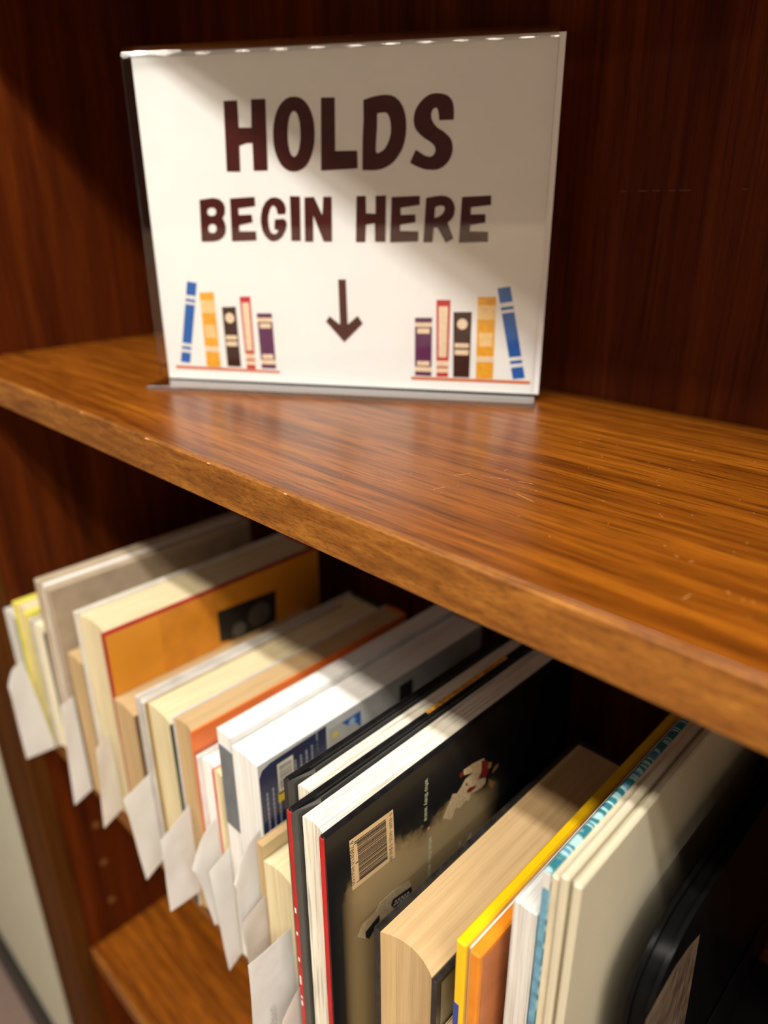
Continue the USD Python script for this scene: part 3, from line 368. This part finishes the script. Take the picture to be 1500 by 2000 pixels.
# back cover print of b18: golden-tan airbrushed glow on black, in (y, z)
def glow_material():
    n = {'g': ('geometry', {}), 's': ('separate_xyz', {}), 'a': ('math', {'math_type': 'multiply_add', 'value2': 0.136, 'value3': 0.0}), 'd': ('math', {'math_type': 'add'}),
         'm': ('mapping', {'scale': (60, 60, 60)}), 'n': ('noise_texture', {'scale': 1.0, 'detail': 5.0, 'roughness': 0.65}), 'k': ('math', {'math_type': 'multiply_add', 'value2': 0.036, 'value3': -0.018}), 'e': ('math', {'math_type': 'add'}),
         'q': ('map_range', {'from_min': -0.1800, 'from_max': -0.2040, 'to_min': 0.0, 'to_max': 1.0, 'clamp': True}),
         'r': ('rgb_ramp', {'ramp': [(0.0, (0.010, 0.010, 0.011)), (0.30, (0.020, 0.018, 0.015)), (0.48, (0.15, 0.105, 0.050)), (0.75, (0.31, 0.220, 0.105)), (1.0, (0.36, 0.258, 0.128))]}),
         'yb': ('map_range', {'from_min': 0.085, 'from_max': 0.125, 'to_min': 1.0, 'to_max': 0.0, 'clamp': True}),
         'fb': ('map_range', {'from_min': -0.031, 'from_max': -0.010, 'to_min': 0.0, 'to_max': 1.0, 'clamp': True}),
         'mm': ('math', {'math_type': 'multiply'}), 'm2': ('math', {'math_type': 'multiply'}), 'p': ('principled_bsdf', {'roughness': 0.30, 'specular_ior_level': 0.2, 'coat_weight': 0.08, 'coat_roughness': 0.06})}
    lk = [('g.position', 's.vector'), ('s.y', 'a.value1'), ('s.z', 'd.value1'), ('a.value', 'd.value2'), ('g.position', 'm.vector'), ('m.vector', 'n.vector'), ('n.fac', 'k.value1'), ('d.value', 'e.value1'), ('k.value', 'e.value2'),
          ('e.value', 'q.value'), ('s.y', 'yb.value'), ('s.y', 'fb.value'), ('q.result', 'mm.value1'), ('yb.result', 'mm.value2'), ('mm.value', 'm2.value1'), ('fb.result', 'm2.value2'), ('m2.value', 'r.fac'), ('r.color', 'p.base_color')]
    return mat('printed_glow', n, lk, 'p.BSDF')
gl = face_print(b18, sbox(0.0012, 0.0012, 0.2288, b18['h']-0.0012), glow_material(), 'back_cover_print', 0.00004, 'tan airbrushed glow printed on black')
def P18(pts): return W2(b18, pts)
BQ = [(-0.0180, -0.1650), (0.0136, -0.1670), (0.0152, -0.2022), (-0.0167, -0.2002)]
M_LAB = plain('barcode_paper', (0.66, 0.47, 0.25), 0.5, 0.2, var=0.03)
M_K = plain('barcode_ink', (0.035, 0.025, 0.018), 0.5)
bar = face_print(b18, P18(BQ), M_LAB, 'barcode_label', 0.00012)
Q = np.array(P18(BQ)); bi = lambda s, t: tuple((Q[0]*(1-s)+Q[1]*s)*(1-t)+(Q[3]*(1-s)+Q[2]*s)*t)
bars, t = [], 0.085
while t < 0.90:
    wd = RNG.choice([0.006, 0.012, 0.018]); e0 = 0.10 if (t < 0.12 or t > 0.88 or 0.48 < t < 0.52) else 0.16
    bars.append([bi(e0, t), bi(0.82, t), bi(0.82, t+wd), bi(e0, t+wd)]); t += wd+RNG.choice([0.005, 0.009, 0.014])
face_print(b18, bars, M_K, 'barcode_bars', 0.0002, parent=bar)
def cover_text(b, txt, y, z, hgt, m, name, lift, parent, bold=False, squeeze=1.0):
    """lettering turned a quarter clockwise: it reads downwards, tops of the letters to +y"""
    g = meshkit.text_mesh(txt, hgt, 0.00006, bold); g.apply_scale([squeeze, 1, 1])
    g = place(g, (b['w']+lift, y-b['yf'], z-ZB), -Z, Y, X)
    return obj(name, g, m, parent, smooth=False)
cover_text(b18, '9 780810 906150', -0.0177, -0.1662, 0.0025, M_K, 'barcode_digits', 0.0002, bar, squeeze=1.0)
cover_text(b18, '0-8109-0615-5 $40.00', 0.0108, -0.1682, 0.0021, M_K, 'barcode_digits', 0.0002, bar, squeeze=0.98)
M_TXT = plain('pale_green_print', (0.42, 0.46, 0.30), 0.5)
cover_text(b18, 'who they were', 0.0392, -0.1645, 0.0030, M_TXT, 'cover_lettering', 0.00012, gl, squeeze=1.06)
cover_text(b18, 'what they wore', 0.0437, -0.2105, 0.0030, M_TXT, 'cover_lettering', 0.00012, gl, squeeze=1.06)
sst = [(0.0432+r*math.cos(a), -0.2025+r*math.sin(a)) for a, r in zip(np.linspace(0, 2*math.pi, 10, endpoint=False), [0.0014, 0.0006]*5)]
face_print(b18, [P18(sst)], plain('peach_print', (0.60, 0.33, 0.15), 0.5), 'printed_star', 0.00012, parent=gl)
for nm, col, lift, polys in FACEART:
    for q in polys: face_print(b18, [P18(q)], plain('art_'+nm, col, 0.35, 0.3, var=0.2, scale=500), 'collage_'+nm, 0.0001+lift, parent=gl)
# white lettering scraps on the red fore edge
sc18 = [cbox((0.0009, -0.00035, z), (0.0023, -0.0001, z+dz), 0.00005) for z, dz in ((0.163, 0.0038), (0.146, 0.0024), (0.125, 0.0030), (0.111, 0.002), (0.106, 0.0045), (0.094, 0.002), (0.088, 0.0038))]
obj('white_lettering', cat(sc18), plain('white_print', (0.75, 0.73, 0.7), 0.5), b18['t'], smooth=False)

C_BLACK2 = cover('black_worn', (0.014, 0.013, 0.012), 0.38, 0.2, scale=200, var=0.6)
b19 = book('thick tan-paged book in worn black covers right of the barcode book', 0.5506, 0.5911, -0.0250, 0.190, -0.1985, P_TAN, C_BLACK2, C_BLACK2, ct=0.0034, over=0.0016, sag=0.0045)
face_print(b19, [sbox(0.004, 0.04, 0.18, b19['h']-0.0035)], cover('olive_print', (0.135, 0.115, 0.072), 0.35, 0.3, var=0.3, scale=40), 'cover_picture')
book('short tan-paged paperback low behind the yellow hardcover', 0.5920, 0.5985, -0.0240, 0.13, -0.2330, P_TAN, cover('sand', (0.55, 0.42, 0.22)), cover('sand', (0.55, 0.42, 0.22)), soft=True, sag=0.0)
b21 = book('thin picture book with a bright yellow left cover and an orange right cover', 0.5991, 0.6118, -0.0225, 0.21, -0.1640, P_WHITE, cover('yellow', (0.80, 0.48, 0.003), 0.4, 0.2, var=0.06), cover('orange_cloth', (0.66, 0.21, 0.010), 0.4, 0.2), ct=0.0053, over=0.003, sag=0.0)
face_print(b21, [sbox(0.003, 0.0, 0.19, b21['h']-0.0032)], cover('burnt_orange', (0.46, 0.155, 0.055), 0.45, 0.1, var=0.15), 'cover_picture')
obj('blue_band', cbox((0.0004, -0.0002, b21['h']-0.085), (0.0034, 0.0004, b21['h']-0.040), 0.0001), cover('cobalt', (0.02, 0.05, 0.25)), b21['t'])
b22 = book('thin paperback with silvery white pages between the orange and the teal covers', 0.6185, 0.6295, -0.0105, 0.19, -0.1345, P_GREY, cover('silver', (0.55, 0.55, 0.52)), cover('white', (0.7, 0.7, 0.68)), soft=True, sag=0.0)
def teal_material():
    A, T, Bl = (0.34, 0.56, 0.56), (0.022, 0.150, 0.190), (0.13, 0.30, 0.46)
    n = {'g': ('geometry', {}), 'm': ('mapping', {'scale': (25, 120, 60)}), 'v': ('noise_texture', {'scale': 1.0, 'detail': 1.0}),
         'r': ('rgb_ramp', {'ramp': [(0.0, T), (0.34, T), (0.37, A), (0.43, A), (0.46, T), (0.52, T), (0.55, A), (0.60, A), (0.63, Bl), (0.68, T), (1.0, T)]}),
         'p': ('principled_bsdf', {'roughness': 0.35, 'coat_weight': 0.2})}
    return mat('cover_teal_pattern', n, [('g.position', 'm.vector'), ('m.vector', 'v.vector'), ('v.fac', 'r.fac'), ('r.color', 'p.base_color')], 'p.BSDF')
b23 = book('thin picture book with a teal-patterned cover left of the big cream one', 0.6300, 0.6372, -0.0105, 0.20, -0.1085, P_PALE, teal_material(), cover('cream_board', (0.62, 0.54, 0.38)), ct=0.0038, over=0.002, sag=0.0)
obj('spine_wear', cbox((0.0003, -0.0002, b23['h']-0.009), (0.0035, 0.0003, b23['h']-0.0006), 0.0001), plain('worn_white', (0.6, 0.57, 0.52), 0.6), b23['t'])
obj('blue_fore_edge', cbox((0.0005, -0.0002, 0.02), (0.0033, 0.0003, b23['h']-0.010), 0.0001), plain('edge_blue', (0.11, 0.26, 0.36), 0.5, var=0.3, scale=250), b23['t'])
M_VELLUM = cover('vellum', (0.55, 0.495, 0.36), 0.45, 0.1, var=0.06, scale=18)
b24 = book('large cream-covered hardcover, tallest at the right end of the row', 0.6375, 0.6465, -0.0115, 0.225, -0.1045, P_PALE, M_VELLUM, M_VELLUM, ct=0.0036, over=0.0035, sag=0.0)
# black rounded book at the far right
t25 = thing('book', 'black book with rounded corners and a brownish picture at the right end of the row', 'book', (0.6600, 0.0165, ZB), 0, 0, GRP)
h25 = -0.1540-ZB
def rounded(y1, z1, r, n=10): 
    return Polygon([(0, 0), (y1, 0)]+arc(y1-r, z1-r, r, 0, math.pi/2, n)+[(r*1.2*(1-math.cos(a)), z1-r+r*math.sin(a)) for a in np.linspace(math.pi/2, 0, n)])
M_CASE = cover('gloss_black', (0.004, 0.004, 0.004), 0.28, 0.0, spec=0.05)
for a in (0, 0.0080): obj('cover', place(ext(rounded(0.25, h25, 0.034), 0.0020), (a, 0, 0), Y, Z, X), M_CASE, t25)
obj('page_block', place(ext(rounded(0.246, h25-0.003, 0.033), 0.0059), (0.00205, 0.002, 0.0), Y, Z, X), M_CASE, t25)
b25 = dict(t=t25, w=0.0100, h=h25, yf=0.0165)
pic = face_print(b25, [W2(b25, [(0.0132, -0.1808), (0.026, -0.1770), (0.0401, -0.1745), (0.055, -0.1770), (0.0669, -0.1814), (0.0774, -0.2543), (0.079, -0.29), (0.010, -0.29)])], plain('sepia_print', (0.115, 0.078, 0.05), 0.4, 0.2, var=0.5, scale=70), 'cover_picture', label='dim brownish picture on the black cover')
face_print(b25, [W2(b25, [(0.040+0.006*k, -0.178-0.004*k), (0.0408+0.006*k, -0.178-0.004*k), (0.035+0.009*k, -0.215-0.01*k)]) for k in range(5)], plain('sepia_dark', (0.04, 0.022, 0.014), 0.4), 'dark_strokes', 0.0002, parent=pic)

be = thing('bookend', 'black sheet-metal bookend against the black book at the right end of the row', 'bookend', (0.6706, 0.03, ZB))
M_BE = plain('black_enamel', (0.004, 0.004, 0.004), 0.4, spec=0.2)
obj('base_plate', cbox((0.0, 0.0, 0.0001), (0.19, 0.225, 0.0011), 0.0003), M_BE, be)
obj('upright', cbox((0.0, 0.03, 0.0011), (0.0010, 0.19, 0.075), 0.0003), M_BE, be)

# ---------------------------------------------------------------- paper slips hanging from the books
def paper_material(name, col):
    n = {'g': ('geometry', {}), 'n': ('noise_texture', {'scale': 45.0, 'detail': 3.0}), 'd': ('diffuse_bsdf', {'color': col}), 't': ('translucent_bsdf', {'color': tuple(c*0.95 for c in col)}), 'x': ('mix_closure', {'fac': 0.3}), 'b': ('bump', {'strength': 0.5, 'distance': 0.002})}
    return mat(name, n, [('g.position', 'n.vector'), ('n.fac', 'b.height'), ('b.normal', 'd.normal'), ('d.BSDF', 'x.closure1'), ('t.BSDF', 'x.closure2')], 'x.closure')
M_SLIP = paper_material('slip_paper', (0.84, 0.83, 0.81)); M_SLIP2 = paper_material('slip_paper_warm', (0.80, 0.76, 0.68)); M_SLIP3 = paper_material('slip_paper_pinkish', (0.72, 0.66, 0.62))
def slip(label, x, tl, tr, bl, br, m, bend=0.004, round_=0.0, tilt=0.0, letters=None):
    """a sheet tucked into the pages at the right edge; it sticks out towards the aisle and curls a little"""
    nu, nv = 14, 22; s, v = np.meshgrid(np.linspace(0, 1, nu), np.linspace(0, 1, nv), indexing='ij')
    tl, tr, bl, br = map(np.array, (tl, tr, bl, br))
    def at(s, v): return (tl[None]*(1-s)[:, None]+tr[None]*s[:, None])*(1-v)[:, None]+(bl[None]*(1-s)[:, None]+br[None]*s[:, None])*v[:, None]
    sf, vf = s.ravel(), v.ravel(); yz = at(sf, vf)
    if round_:   # rounded upper outer corner
        k = np.clip((round_-sf)/round_, 0, 1)**2*np.clip(1-vf/0.5, 0, 1)**2; yz[:, 1] -= 0.018*k
    xx = x+bend*0.25*(1-sf)*np.sin(1.1+2.2*vf)-tilt*(1-sf)+0.0006*np.sin(7*vf+2*sf)*(1-sf)
    V = np.c_[xx, yz]; o = V.mean(0); idx = np.arange(nu*nv).reshape(nu, nv)
    a, b, c, d = idx[:-1, :-1].ravel(), idx[1:, :-1].ravel(), idx[1:, 1:].ravel(), idx[:-1, 1:].ravel()
    t = thing('paper_slip', label, 'paper slip', o, group=None); V = V-o
    obj('sheet', trimesh.Trimesh(np.vstack([V, V+[0.00025, 0, 0]]), np.vstack([np.c_[a, b, c], np.c_[a, c, d], np.c_[a, c, b]+nu*nv, np.c_[a, d, c]+nu*nv]), process=False), m, t, smooth=True)
    return t, o
for a in SLIPS:
    t_, o_ = slip(*a[:-1], m=dict(w=M_SLIP, y=M_SLIP2, p=M_SLIP3)[a[-1][0]], **a[-1][1])
    if 'faint print' in a[0]:
        for txt, hg, yy, zz in (('Moqavu', 0.0052, -0.0390, -0.352), ('nq oi', 0.0045, -0.0480, -0.366)):
            g = meshkit.text_mesh(txt, hg, 0.00003); g = place(g, np.array([a[1]+0.0010, yy, zz])-o_, Z, Y, X)
            obj('faint_lettering', g, plain('faint_print', (0.50, 0.49, 0.47), 0.8), t_, smooth=False)
